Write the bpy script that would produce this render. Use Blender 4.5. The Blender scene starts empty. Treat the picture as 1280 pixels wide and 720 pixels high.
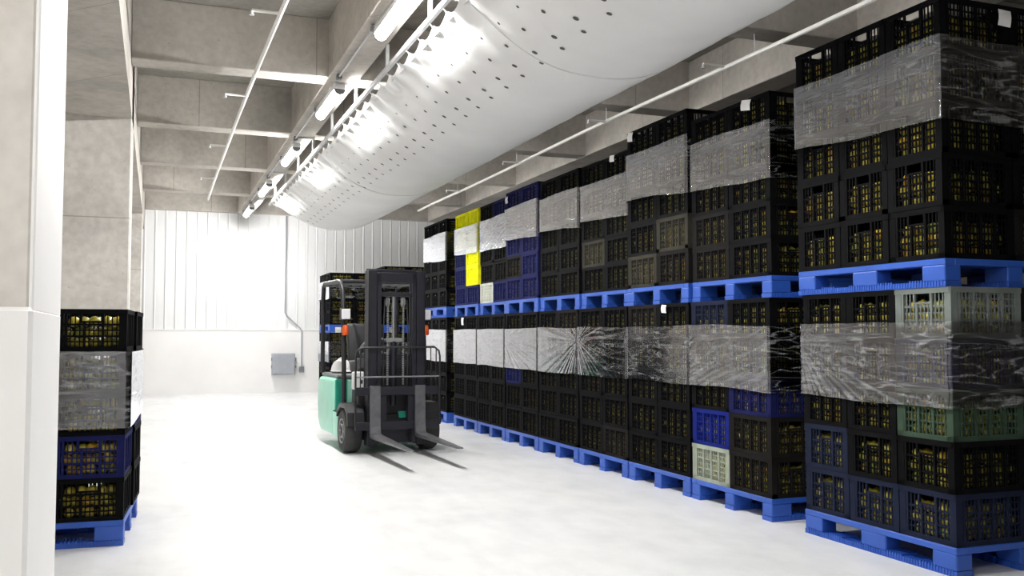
import bpy, bmesh, math, random
import numpy as np
from mathutils import Vector, Matrix, noise as mnoise

R = math.radians
scene = bpy.context.scene
COL = scene.collection
random.seed(7)

# ------------------------------------------------------------------ camera, world, exposure
F_PX, CAM_H = 1170.0, 1.245
PITCH = math.atan(59 / F_PX)
YAW = math.atan(445 / F_PX * math.cos(PITCH))
cam_d = bpy.data.cameras.new('camera')
cam_d.sensor_fit = 'HORIZONTAL'
cam_d.sensor_width = 36.0
cam_d.lens = 36.0 * F_PX / 1280.0
cam_d.clip_start = 0.05
cam = bpy.data.objects.new('camera', cam_d)
COL.objects.link(cam)
cam.location = (0, 0, CAM_H)
cam.rotation_euler = (math.pi / 2 + PITCH, 0, -YAW)
scene.camera = cam

world = bpy.data.worlds.new('world')
scene.world = world
world.use_nodes = True
world.node_tree.nodes['Background'].inputs[0].default_value = (0.8, 0.88, 1.0, 1)
world.node_tree.nodes['Background'].inputs[1].default_value = 0.3
scene.view_settings.view_transform = 'Standard'
scene.view_settings.look = 'None'
scene.view_settings.gamma = 1.0
scene.view_settings.use_curve_mapping = False
scene.view_settings.exposure = 0.82
LAMP_POWER = 150.0

# ------------------------------------------------------------------ materials
MATS = {}


def new_mat(name):
    m = bpy.data.materials.new(name)
    m.use_nodes = True
    nt = m.node_tree
    b = nt.nodes['Principled BSDF']
    MATS[name] = m
    return m, nt, b


def N(nt, kind, **kw):
    n = nt.nodes.new(kind)
    for k, v in kw.items():
        if k.startswith('i_'):
            n.inputs[k[2:].replace('_', ' ')].default_value = v
        else:
            setattr(n, k, v)
    return n


def ramp(nt, fac, stops):
    r = nt.nodes.new('ShaderNodeValToRGB')
    e = r.color_ramp.elements
    while len(e) > 1:
        e.remove(e[-1])
    e[0].position, e[0].color = stops[0][0], (*stops[0][1], 1)
    for p, c in stops[1:]:
        q = e.new(p)
        q.color = (*c, 1)
    nt.links.new(fac, r.inputs[0])
    return r.outputs[0]


def coords(nt, scale=(1, 1, 1), kind='Object'):
    tc = nt.nodes.new('ShaderNodeTexCoord')
    mp = nt.nodes.new('ShaderNodeMapping')
    mp.inputs['Scale'].default_value = scale
    nt.links.new(tc.outputs[kind], mp.inputs[0])
    return mp.outputs[0]


def bump(nt, b, height, strength=0.3, dist=0.01):
    bp = N(nt, 'ShaderNodeBump')
    bp.inputs['Strength'].default_value = strength
    bp.inputs['Distance'].default_value = dist
    nt.links.new(height, bp.inputs['Height'])
    nt.links.new(bp.outputs[0], b.inputs['Normal'])
    return bp


def plain(name, col, rough=0.5, metal=0.0, var=0.12, scale=9.0, bmp=0.0, spec=0.5):
    """colour with a little noise mottling"""
    m, nt, b = new_mat(name)
    no = N(nt, 'ShaderNodeTexNoise')
    no.inputs['Scale'].default_value = scale
    no.inputs['Detail'].default_value = 4
    nt.links.new(coords(nt), no.inputs['Vector'])
    lo = tuple(c * (1 - var) for c in col)
    hi = tuple(min(1, c * (1 + var)) for c in col)
    nt.links.new(ramp(nt, no.outputs[0], [(0.3, lo), (0.7, hi)]), b.inputs['Base Color'])
    b.inputs['Roughness'].default_value = rough
    b.inputs['Metallic'].default_value = metal
    b.inputs['Specular IOR Level'].default_value = spec
    if bmp:
        bump(nt, b, no.outputs[0], bmp)
    return m


def concrete(name, base, joint_axis=None):
    m, nt, b = new_mat(name)
    c = coords(nt)
    n1 = N(nt, 'ShaderNodeTexNoise')
    n1.inputs['Scale'].default_value = 0.9
    n1.inputs['Detail'].default_value = 6
    n1.inputs['Roughness'].default_value = 0.6
    nt.links.new(c, n1.inputs['Vector'])
    n2 = N(nt, 'ShaderNodeTexNoise')
    n2.inputs['Scale'].default_value = 14
    n2.inputs['Detail'].default_value = 5
    nt.links.new(c, n2.inputs['Vector'])
    v = N(nt, 'ShaderNodeTexVoronoi')
    v.inputs['Scale'].default_value = 8
    nt.links.new(c, v.inputs['Vector'])
    pits = N(nt, 'ShaderNodeMath', operation='LESS_THAN')
    nt.links.new(v.outputs['Distance'], pits.inputs[0])
    pits.inputs[1].default_value = 0.055
    lo = tuple(x * 0.72 for x in base)
    hi = tuple(min(1, x * 1.2) for x in base)
    c1 = ramp(nt, n1.outputs[0], [(0.32, lo), (0.5, base), (0.72, hi)])
    mx = N(nt, 'ShaderNodeMix', data_type='RGBA', blend_type='MULTIPLY')
    mx.inputs[0].default_value = 0.5
    nt.links.new(c1, mx.inputs[6])
    nt.links.new(ramp(nt, n2.outputs[0], [(0.3, (0.7, 0.68, 0.66)), (0.65, (1, 1, 1))]), mx.inputs[7])
    mx2 = N(nt, 'ShaderNodeMix', data_type='RGBA', blend_type='MULTIPLY')
    pm = N(nt, 'ShaderNodeMath', operation='MULTIPLY')
    nt.links.new(pits.outputs[0], pm.inputs[0])
    pm.inputs[1].default_value = 0.45
    nt.links.new(pm.outputs[0], mx2.inputs[0])
    nt.links.new(mx.outputs[2], mx2.inputs[6])
    mx2.inputs[7].default_value = (0.35, 0.33, 0.31, 1)
    out = mx2.outputs[2]
    # board joints of the formwork
    w = N(nt, 'ShaderNodeTexBrick')
    w.offset = 0.5
    w.inputs['Scale'].default_value = 1.0
    w.inputs['Color1'].default_value = (1, 1, 1, 1)
    w.inputs['Color2'].default_value = (0.93, 0.93, 0.92, 1)
    w.inputs['Mortar'].default_value = (0.55, 0.53, 0.5, 1)
    w.inputs['Mortar Size'].default_value = 0.006
    w.inputs['Brick Width'].default_value = 1.83
    w.inputs['Row Height'].default_value = 1.22
    ge = N(nt, 'ShaderNodeNewGeometry')
    sep = N(nt, 'ShaderNodeSeparateXYZ')
    nt.links.new(ge.outputs['Position'], sep.inputs[0])
    add = N(nt, 'ShaderNodeMath', operation='ADD')
    nt.links.new(sep.outputs[0], add.inputs[0])
    nt.links.new(sep.outputs[1], add.inputs[1])
    cb = N(nt, 'ShaderNodeCombineXYZ')
    nt.links.new(add.outputs[0], cb.inputs[0])
    nt.links.new(sep.outputs[2], cb.inputs[1])
    nt.links.new(cb.outputs[0], w.inputs['Vector'])
    mx3 = N(nt, 'ShaderNodeMix', data_type='RGBA', blend_type='MULTIPLY')
    mx3.inputs[0].default_value = 0.8
    nt.links.new(out, mx3.inputs[6])
    nt.links.new(w.outputs['Color'], mx3.inputs[7])
    nt.links.new(mx3.outputs[2], b.inputs['Base Color'])
    b.inputs['Roughness'].default_value = 0.85
    bump(nt, b, n2.outputs[0], 0.25)
    return m


def build_materials():
    concrete('concrete', (0.52, 0.49, 0.45))
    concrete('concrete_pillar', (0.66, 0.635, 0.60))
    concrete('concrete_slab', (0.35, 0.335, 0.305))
    plain('white_paint', (0.88, 0.875, 0.87), 0.55, var=0.03, scale=1.5)
    plain('panel_white', (0.84, 0.85, 0.86), 0.35, var=0.02, scale=1.0)
    # floor: pale sealed concrete
    m, nt, b = new_mat('floor')
    c = coords(nt)
    n1 = N(nt, 'ShaderNodeTexNoise')
    n1.inputs['Scale'].default_value = 0.8
    n1.inputs['Detail'].default_value = 7
    n1.inputs['Roughness'].default_value = 0.62
    nt.links.new(c, n1.inputs['Vector'])
    n2 = N(nt, 'ShaderNodeTexNoise')
    n2.inputs['Scale'].default_value = 6
    n2.inputs['Detail'].default_value = 6
    nt.links.new(coords(nt, (1, 0.4, 1)), n2.inputs['Vector'])
    c1 = ramp(nt, n1.outputs[0], [(0.3, (0.66, 0.67, 0.68)), (0.5, (0.76, 0.765, 0.77)), (0.7, (0.82, 0.82, 0.82))])
    mx = N(nt, 'ShaderNodeMix', data_type='RGBA', blend_type='MULTIPLY')
    mx.inputs[0].default_value = 0.35
    nt.links.new(c1, mx.inputs[6])
    nt.links.new(ramp(nt, n2.outputs[0], [(0.35, (0.78, 0.79, 0.8)), (0.6, (1, 1, 1))]), mx.inputs[7])
    nt.links.new(mx.outputs[2], b.inputs['Base Color'])
    rr = ramp(nt, n1.outputs[0], [(0.3, (0.42,) * 3), (0.7, (0.27,) * 3)])
    nt.links.new(rr, b.inputs['Roughness'])
    b.inputs['Specular IOR Level'].default_value = 0.45
    bump(nt, b, n2.outputs[0], 0.03)
    # duct fabric
    m, nt, b = new_mat('duct_fabric')
    c = coords(nt)
    n1 = N(nt, 'ShaderNodeTexNoise')
    n1.inputs['Scale'].default_value = 1.1
    n1.inputs['Detail'].default_value = 3
    nt.links.new(c, n1.inputs['Vector'])
    nt.links.new(ramp(nt, n1.outputs[0], [(0.3, (0.74, 0.74, 0.735)), (0.7, (0.82, 0.82, 0.815))]), b.inputs['Base Color'])
    b.inputs['Roughness'].default_value = 0.85
    b.inputs['Specular IOR Level'].default_value = 0.2
    b.inputs['Sheen Weight'].default_value = 0.1
    bump(nt, b, n1.outputs[0], 0.3, 0.05)
    # crates
    for nm, c, r in (('crate_black', (0.0035, 0.0035, 0.0042), 0.45), ('crate_charcoal', (0.011, 0.010, 0.0095), 0.5), ('crate_white', (0.5, 0.52, 0.46), 0.5),
                     ('crate_navy', (0.010, 0.012, 0.066), 0.45), ('crate_blue', (0.008, 0.016, 0.16), 0.45),
                     ('crate_grey', (0.15, 0.17, 0.16), 0.5), ('crate_pale', (0.30, 0.33, 0.27), 0.5),
                     ('crate_green', (0.04, 0.066, 0.045), 0.45), ('crate_yellow', (0.85, 0.84, 0.008), 0.4),
                     ('crate_olive', (0.035, 0.033, 0.026), 0.5), ('crate_slate', (0.012, 0.016, 0.034), 0.45)):
        plain(nm, c, r + .22, var=0.2, scale=7, spec=0.05)
    plain('pallet_blue', (0.022, 0.088, 0.43), 0.42, var=0.1, scale=5)
    # fruit
    for nm, c in (('fruit_olive', (0.42, 0.37, 0.04)), ('fruit_yellow', (0.68, 0.55, 0.07)),
                  ('fruit_green', (0.30, 0.35, 0.05)), ('fruit_amber', (0.60, 0.36, 0.03))):
        plain(nm, c, 0.28, var=0.2, scale=20, spec=0.6)
    m, nt, b = new_mat('fruit_mixed')
    ge = N(nt, 'ShaderNodeNewGeometry')
    nt.links.new(ramp(nt, ge.outputs['Random Per Island'], [(0.0, (0.40, 0.36, 0.04)), (0.4, (0.62, 0.52, 0.07)),
                 (0.7, (0.28, 0.33, 0.05)), (0.95, (0.56, 0.34, 0.03))]), b.inputs['Base Color'])
    b.inputs['Roughness'].default_value = 0.3
    # stretch film
    m, nt, b = new_mat('stretch_film')
    nt.nodes.remove(b)
    out = nt.nodes['Material Output']
    at = N(nt, 'ShaderNodeAttribute', attribute_name='density')
    uv = N(nt, 'ShaderNodeUVMap')
    mp = N(nt, 'ShaderNodeMapping')
    mp.inputs['Scale'].default_value = (1.3, 8, 1)
    nt.links.new(uv.outputs[0], mp.inputs[0])
    no = N(nt, 'ShaderNodeTexNoise')
    no.inputs['Scale'].default_value = 2.2
    no.inputs['Detail'].default_value = 2.5
    no.inputs['Distortion'].default_value = 1.2
    nt.links.new(mp.outputs[0], no.inputs['Vector'])
    bp = N(nt, 'ShaderNodeBump')
    bp.inputs['Strength'].default_value = 0.3
    bp.inputs['Distance'].default_value = 0.012
    nt.links.new(no.outputs[0], bp.inputs['Height'])
    gl = N(nt, 'ShaderNodeBsdfAnisotropic')
    gl.inputs['Color'].default_value = (0.95, 0.96, 1, 1)
    gl.inputs['Roughness'].default_value = 0.12
    nt.links.new(bp.outputs[0], gl.inputs['Normal'])
    df = N(nt, 'ShaderNodeBsdfDiffuse')
    df.inputs[0].default_value = (0.82, 0.84, 0.87, 1)
    nt.links.new(bp.outputs[0], df.inputs['Normal'])
    fr = N(nt, 'ShaderNodeFresnel')
    fr.inputs['IOR'].default_value = 1.5
    nt.links.new(bp.outputs[0], fr.inputs['Normal'])
    tr = N(nt, 'ShaderNodeBsdfTransparent')
    # milkiness = density * streak noise
    sm = N(nt, 'ShaderNodeMapRange')
    sm.inputs['From Min'].default_value = 0.35
    sm.inputs['From Max'].default_value = 0.7
    sm.inputs['To Min'].default_value = 0.6
    sm.inputs['To Max'].default_value = 1.25
    nt.links.new(no.outputs[0], sm.inputs['Value'])
    ml = N(nt, 'ShaderNodeMath', operation='MULTIPLY', use_clamp=True)
    nt.links.new(at.outputs['Fac'], ml.inputs[0])
    nt.links.new(sm.outputs[0], ml.inputs[1])
    # crisp stretched creases: thin ridges of a streaky noise
    mp2 = N(nt, 'ShaderNodeMapping')
    mp2.inputs['Scale'].default_value = (1.1, 7.5, 1)
    mp2.inputs['Rotation'].default_value = (0, 0, 0.06)
    nt.links.new(uv.outputs[0], mp2.inputs[0])
    n3 = N(nt, 'ShaderNodeTexNoise')
    n3.inputs['Scale'].default_value = 2.4
    n3.inputs['Detail'].default_value = 1.5
    n3.inputs['Distortion'].default_value = 0.8
    nt.links.new(mp2.outputs[0], n3.inputs['Vector'])
    sb = N(nt, 'ShaderNodeMath', operation='SUBTRACT')
    nt.links.new(n3.outputs[0], sb.inputs[0])
    sb.inputs[1].default_value = 0.5
    ab = N(nt, 'ShaderNodeMath', operation='ABSOLUTE')
    nt.links.new(sb.outputs[0], ab.inputs[0])
    rg = N(nt, 'ShaderNodeMapRange')
    rg.inputs['From Min'].default_value = 0.0
    rg.inputs['From Max'].default_value = 0.028
    rg.inputs['To Min'].default_value = 0.28
    rg.inputs['To Max'].default_value = 0.0
    nt.links.new(ab.outputs[0], rg.inputs['Value'])
    ad = N(nt, 'ShaderNodeMath', operation='ADD', use_clamp=True)
    nt.links.new(ml.outputs[0], ad.inputs[0])
    nt.links.new(rg.outputs[0], ad.inputs[1])
    m1 = N(nt, 'ShaderNodeMixShader')
    nt.links.new(ad.outputs[0], m1.inputs[0])
    nt.links.new(tr.outputs[0], m1.inputs[1])
    nt.links.new(df.outputs[0], m1.inputs[2])
    f2 = N(nt, 'ShaderNodeMath', operation='MULTIPLY_ADD', use_clamp=True)
    nt.links.new(fr.outputs[0], f2.inputs[0])
    f2.inputs[1].default_value = 3.0
    f2.inputs[2].default_value = 0.05
    m2 = N(nt, 'ShaderNodeMixShader')
    inv = N(nt, 'ShaderNodeMath', operation='MULTIPLY_ADD', use_clamp=True)
    nt.links.new(ad.outputs[0], inv.inputs[0])
    inv.inputs[1].default_value = -0.85
    inv.inputs[2].default_value = 1.0
    f3 = N(nt, 'ShaderNodeMath', operation='MULTIPLY')
    nt.links.new(f2.outputs[0], f3.inputs[0])
    nt.links.new(inv.outputs[0], f3.inputs[1])
    nt.links.new(f3.outputs[0], m2.inputs[0])
    nt.links.new(m1.outputs[0], m2.inputs[1])
    nt.links.new(gl.outputs[0], m2.inputs[2])
    nt.links.new(m2.outputs[0], out.inputs[0])
    # metals, paints, plastics
    plain('galvanised', (0.62, 0.63, 0.64), 0.4, 0.3, var=0.08)
    plain('pipe_white', (0.78, 0.77, 0.74), 0.45, var=0.05)
    plain('dark_hole', (0.09, 0.09, 0.095), 0.8)
    plain('box_grey', (0.36, 0.38, 0.42), 0.5, var=0.06)
    plain('paper', (0.85, 0.85, 0.84), 0.7, var=0.02)
    plain('mint', (0.36, 0.73, 0.58), 0.35, var=0.05)
    plain('deep_green', (0.02, 0.30, 0.21), 0.4, var=0.06)
    plain('frame_black', (0.014, 0.014, 0.017), 0.4, var=0.2)
    plain('mast_grey', (0.016, 0.016, 0.024), 0.45, 0.2, var=0.2)
    plain('fork_steel', (0.16, 0.16, 0.17), 0.35, 0.5, var=0.25)
    plain('chrome', (0.72, 0.73, 0.75), 0.2, 0.9, var=0.05)
    plain('rubber', (0.03, 0.03, 0.031), 0.75, var=0.25)
    plain('seat_vinyl', (0.013, 0.013, 0.015), 0.55, var=0.2)
    plain('white_plastic', (0.83, 0.83, 0.84), 0.3, var=0.02)
    plain('grey_plastic', (0.20, 0.21, 0.22), 0.5, var=0.1)
    plain('orange_lens', (0.75, 0.11, 0.02), 0.25, var=0.05)
    m, nt, b = new_mat('lamp_diffuser')
    b.inputs['Base Color'].default_value = (0.9, 0.9, 0.9, 1)
    b.inputs['Emission Color'].default_value = (1.0, 0.985, 0.96, 1)
    b.inputs['Emission Strength'].default_value = LAMP_POWER


build_materials()


# ------------------------------------------------------------------ mesh helpers
class MB:
    def __init__(s):
        s.v, s.f = [], []

    def add(s, vs, fs):
        o = len(s.v)
        s.v += [tuple(p) for p in vs]
        s.f += [tuple(i + o for i in q) for q in fs]
        return s

    def box(s, x0, x1, y0, y1, z0, z1):
        return s.add([(x0, y0, z0), (x1, y0, z0), (x1, y1, z0), (x0, y1, z0),
                      (x0, y0, z1), (x1, y0, z1), (x1, y1, z1), (x0, y1, z1)],
                     [(0, 3, 2, 1), (4, 5, 6, 7), (0, 1, 5, 4), (1, 2, 6, 5), (2, 3, 7, 6), (3, 0, 4, 7)])

    def prism(s, pts, axis, a, b):
        """closed outline pts (2D) swept along axis from a to b"""
        def P(p, t):
            return {'x': (t, p[0], p[1]), 'y': (p[0], t, p[1]), 'z': (p[0], p[1], t)}[axis]
        n = len(pts)
        vs = [P(p, a) for p in pts] + [P(p, b) for p in pts]
        fs = [(i, (i + 1) % n, n + (i + 1) % n, n + i) for i in range(n)]
        fs += [tuple(range(n))[::-1], tuple(range(n, 2 * n))]
        return s.add(vs, fs)

    def tube(s, pts, r, n=10, closed=False, caps=True):
        pts = [Vector(p) for p in pts]
        k = len(pts)
        rings = []
        up = Vector((0, 0, 1))
        prev = None
        for i, p in enumerate(pts):
            a = pts[(i - 1) % k] if (closed or i > 0) else p
            b = pts[(i + 1) % k] if (closed or i < k - 1) else p
            t = (b - a).normalized()
            if prev is None:
                u = t.cross(up)
                if u.length < 1e-3:
                    u = t.cross(Vector((1, 0, 0)))
                u.normalize()
            else:
                u = (prev - t * prev.dot(t)).normalized()
            prev = u
            w = t.cross(u)
            rr = r[i] if isinstance(r, (list, tuple)) else r
            rings.append([p + (u * math.cos(2 * math.pi * j / n) + w * math.sin(2 * math.pi * j / n)) * rr for j in range(n)])
        vs = [q for g in rings for q in g]
        fs = []
        m = k if closed else k - 1
        for i in range(m):
            for j in range(n):
                a0, a1 = i * n + j, i * n + (j + 1) % n
                b0, b1 = ((i + 1) % k) * n + j, ((i + 1) % k) * n + (j + 1) % n
                fs.append((a0, a1, b1, b0))
        if caps and not closed:
            fs.append(tuple(range(n))[::-1])
            fs.append(tuple((k - 1) * n + j for j in range(n)))
        return s.add(vs, fs)

    def lathe(s, prof, axis='z', c=(0, 0, 0), n=24):
        """prof: list of (radius, height) along the axis"""
        vs, fs = [], []
        for (r, h) in prof:
            for j in range(n):
                a = 2 * math.pi * j / n
                p = {'z': (r * math.cos(a), r * math.sin(a), h), 'x': (h, r * math.cos(a), r * math.sin(a)),
                     'y': (r * math.sin(a), h, r * math.cos(a))}[axis]
                vs.append((p[0] + c[0], p[1] + c[1], p[2] + c[2]))
        for i in range(len(prof) - 1):
            for j in range(n):
                fs.append((i * n + j, i * n + (j + 1) % n, (i + 1) * n + (j + 1) % n, (i + 1) * n + j))
        fs.append(tuple(range(n))[::-1])
        fs.append(tuple((len(prof) - 1) * n + j for j in range(n)))
        return s.add(vs, fs)

    def mesh(s, name, bevel=0.0, seg=2, smooth=False):
        me = bpy.data.meshes.new(name)
        me.from_pydata(s.v, [], s.f)
        bm = bmesh.new()
        bm.from_mesh(me)
        bmesh.ops.recalc_face_normals(bm, faces=bm.faces)
        if bevel:
            es = [e for e in bm.edges if len(e.link_faces) == 2 and e.calc_face_angle(0) > R(30)]
            bmesh.ops.bevel(bm, geom=es, offset=bevel, segments=seg, affect='EDGES', profile=0.5)
        if smooth:
            for f in bm.faces:
                f.smooth = True
            for e in bm.edges:
                if len(e.link_faces) == 2 and e.calc_face_angle(0) > R(38):
                    e.smooth = False
        bm.to_mesh(me)
        bm.free()
        me.update()
        return me

    def build(s, name, mat, parent=None, bevel=0.0, seg=2, smooth=False, loc=None):
        me = s.mesh(name, bevel, seg, smooth)
        me.materials.append(MATS[mat])
        return link(name, me, parent, loc)


def link(name, me, parent=None, loc=None, rz=0.0):
    o = bpy.data.objects.new(name, me)
    COL.objects.link(o)
    if parent is not None:
        o.parent = parent
    if loc is not None:
        o.location = loc
    if rz:
        o.rotation_euler = (0, 0, rz)
    return o


def tag(o, label, cat, group=None):
    o['label'] = label
    o['category'] = cat
    if group:
        o['group'] = group
    return o


def thing(name, label, cat, loc=(0, 0, 0), rz=0.0, group=None):
    o = link(name, None, None, loc, rz)
    o.empty_display_size = 0.2
    return tag(o, label, cat, group)


def struct(o, label=None):
    o['kind'] = 'structure'
    if label:
        o['label'] = label
    return o


def B(*a):
    return MB().box(*a)


# ------------------------------------------------------------------ the room
XL, XR, YN, YB = -1.75, 12.0, -9.0, 21.0      # inner faces
SLAB, BEAM = 4.48, 3.88
struct(B(XL - .3, XR + .3, YN - .3, YB + .3, -.25, 0).build('floor', 'floor'), 'pale sealed concrete warehouse floor')
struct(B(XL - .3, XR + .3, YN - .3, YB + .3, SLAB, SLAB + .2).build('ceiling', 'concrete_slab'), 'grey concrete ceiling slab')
struct(B(XL - .3, XL, YN - .3, YB + .3, 0, SLAB).build('wall_left', 'concrete'), 'concrete wall behind the pillars')
struct(B(XR, XR + .3, YN - .3, YB + .3, 0, SLAB).build('wall_right', 'concrete'), 'dim concrete wall behind the pallet row')
struct(B(XL, XR, YN - .3, YN, 0, SLAB).build('wall_front', 'concrete'), 'concrete wall behind the viewer')

wb = B(XL, XR, YB, YB + .3, 0, SLAB).build('wall_back', 'panel_white')
struct(wb, 'white ribbed panel wall at the end of the hall')
# ribbed cladding: one strip every 0.21 m with a raised rib
pm = MB()
pm.prism([(0.006, 0), (0.006, -.022), (.018, -.030), (.034, -.030), (.046, -.022), (.204, -.022), (.204, 0)], 'z', 1.35, BEAM + .02)
pme = pm.mesh('panel')
pme.materials.append(MATS['panel_white'])
x = XL
while x < XR - .2:
    link('panel', pme, wb, (x, YB, 0))
    x += .21
B(XL, XR, YB - .06, YB, 0, 1.35).build('wainscot', 'white_paint', wb)
B(XL, XR, YB - .075, YB, 1.35, 1.375).build('wainscot_cap', 'white_paint', wb)

# pillars on the left line, lower part painted white
PX0, PX1 = -1.05, -.27
for i, (y0, y1, z) in enumerate(((2.42, 3.08, 3.47), (10.3, 11.0, 3.47), (18.3, 19.0, 3.47), (-5.6, -4.95, 3.47))):
    lab = ('rough concrete pillar with white painted lower part beside the small crate stack',
           'concrete pillar standing behind the small crate stack',
           'concrete pillar close to the white panel wall', 'concrete pillar behind the viewer')[i]
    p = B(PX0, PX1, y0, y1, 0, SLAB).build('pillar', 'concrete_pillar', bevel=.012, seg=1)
    struct(p, lab)
    if i == 0:
        B(PX1 - .01, PX1 + .003, y0 + .004, y1 + .001, 1.3, 3.47).build('plaster_face', 'white_paint', p, bevel=.004, seg=1)
    B(PX0 - .012, PX1 + .004, y0 - .012, y1 + .002, 0, 1.31).build('painted_base', 'white_paint', p, bevel=.01, seg=1)
e = B(PX0, PX1, YN, YB, 3.47, SLAB).build('edge_beam', 'concrete')
struct(e, 'deep concrete beam running along the pillar line')

# transverse beams and longitudinal girders
GIRD = ((1.6, 1.92), (5.85, 6.2), (9.9, 10.25))
for k in range(-6, 5):
    yf = 9.5 + 2.85 * k - (0.0 if k < 4 else 0)
    y1 = min(yf + .3, YB)
    if yf < YN:
        continue
    ob = B(PX1, XR, yf, y1, BEAM, SLAB).build('ceiling_beam', 'concrete', bevel=.008, seg=1)
    struct(ob, 'concrete cross beam under the ceiling slab')
for a, b_ in GIRD:
    ob = B(a, b_, YN, YB, BEAM - .004, SLAB).build('ceiling_girder', 'concrete', bevel=.008, seg=1)
    struct(ob, 'lengthwise concrete girder under the ceiling slab')

# ------------------------------------------------------------------ lamps with their conduit
LX, LZ = 1.70, 3.72
LAMP_Y = (19.4, 16.35, 13.15, 10.0, 6.95, 3.85)


def lamp_body():
    return B(-.055, .055, -.62, .62, .02, .075).mesh('housing', .012)


house = lamp_body()
house.materials.append(MATS['white_plastic'])
pts = [(.05 * math.cos(t), .02 - .055 * math.sin(t)) for t in [math.pi * i / 8 for i in range(9)]]
dif = MB().prism(pts, 'y', -.585, .585).mesh('diffuser', smooth=True)
dif.materials.append(MATS['lamp_diffuser'])
capm = MB().prism([(p[0] * 1.12, p[1] * 1.0 - .002) for p in pts], 'y', -.018, .018).mesh('end_cap')
capm.materials.append(MATS['grey_plastic'])
rodm = MB().tube([(0, 0, .075), (0, 0, BEAM - LZ)], .006, 6).mesh('hanger_rod')
rodm.materials.append(MATS['galvanised'])
ordw = ['first', 'second', 'third', 'fourth', 'fifth', 'sixth', 'seventh', 'eighth', 'ninth']
for i, y in enumerate(LAMP_Y):
    t = thing('tube_lamp', f'glowing white tube lamp under the girder, {ordw[i]} from the panel wall', 'lamp', (LX, y, LZ),
              group='tube lamps in a line')
    link('housing', house, t)
    link('diffuser', dif, t)
    for s_ in (-1, 1):
        link('end_cap', capm, t, (0, s_ * .6, 0))
        link('hanger_rod', rodm, t, (0, s_ * .45, 0))
t = thing('tube_lamp', 'added unseen tube lamp under the edge beam, brightening the near pillar', 'lamp', (-.62, .1, 3.30))  # extra lamp out of view, added to light the near pillar
t.scale = (1, .9, 1)
link('housing', house, t)
link('diffuser', dif, t)
for s_ in (-1, 1):
    link('end_cap', capm, t, (0, s_ * .6, 0))
    link('hanger_rod', rodm, t, (0, s_ * .45, 0.01))
t = thing('cable_conduit', 'thin grey cable conduit linking the tube lamps', 'conduit', (LX - .03, 0, LZ + .11))
MB().tube([(0, YN + .01, 0), (0, YB - .08, 0)], .009, 8).build('pipe', 'galvanised', t, smooth=True)
for y in LAMP_Y:
    for s_ in (-1, 1):
        B(-.025, .025, y + s_ * .72 - .035, y + s_ * .72 + .035, -.025, .025).build('junction_box', 'grey_plastic', t, bevel=.006)

# ------------------------------------------------------------------ fabric air duct on rails
DX0, DX1, DTOP, DSAG = 1.95, 4.05, 3.64, 0.50
DYA, DYB = -5.7, 17.3


def duct_pt(u, y):
    """u 0..1 across from the left rail to the right rail"""
    t = 2 * u - 1
    end = min(1.0, max(0.0, (DYB - y) / .55))
    end = math.sqrt(max(0.0, 1 - (1 - end) ** 2))
    sc = abs(math.sin(math.pi * y / .36))
    edge = max(0, 1 - u / .34) + max(0, 1 - (1 - u) / .34)
    wr = math.cos(2 * math.pi * y / .36) * .009 * edge * min(1, 8 * min(u, 1 - u) + .15)
    wr += .016 * mnoise.noise((u * 3, y * .55, 3.1)) + .008 * mnoise.noise((u * 9, y * 2.2, 7.7)) * (0.3 + edge)
    dip = .055 * sc * max(0, 1 - u / .07) + .055 * sc * max(0, 1 - (1 - u) / .07)
    sag = DSAG * (1 - abs(t) ** 2.15)
    z = DTOP - .012 - sag * (.35 + .65 * end) - dip + wr
    x = DX0 + (DX1 - DX0) * u
    return (x, y, z)


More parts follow.
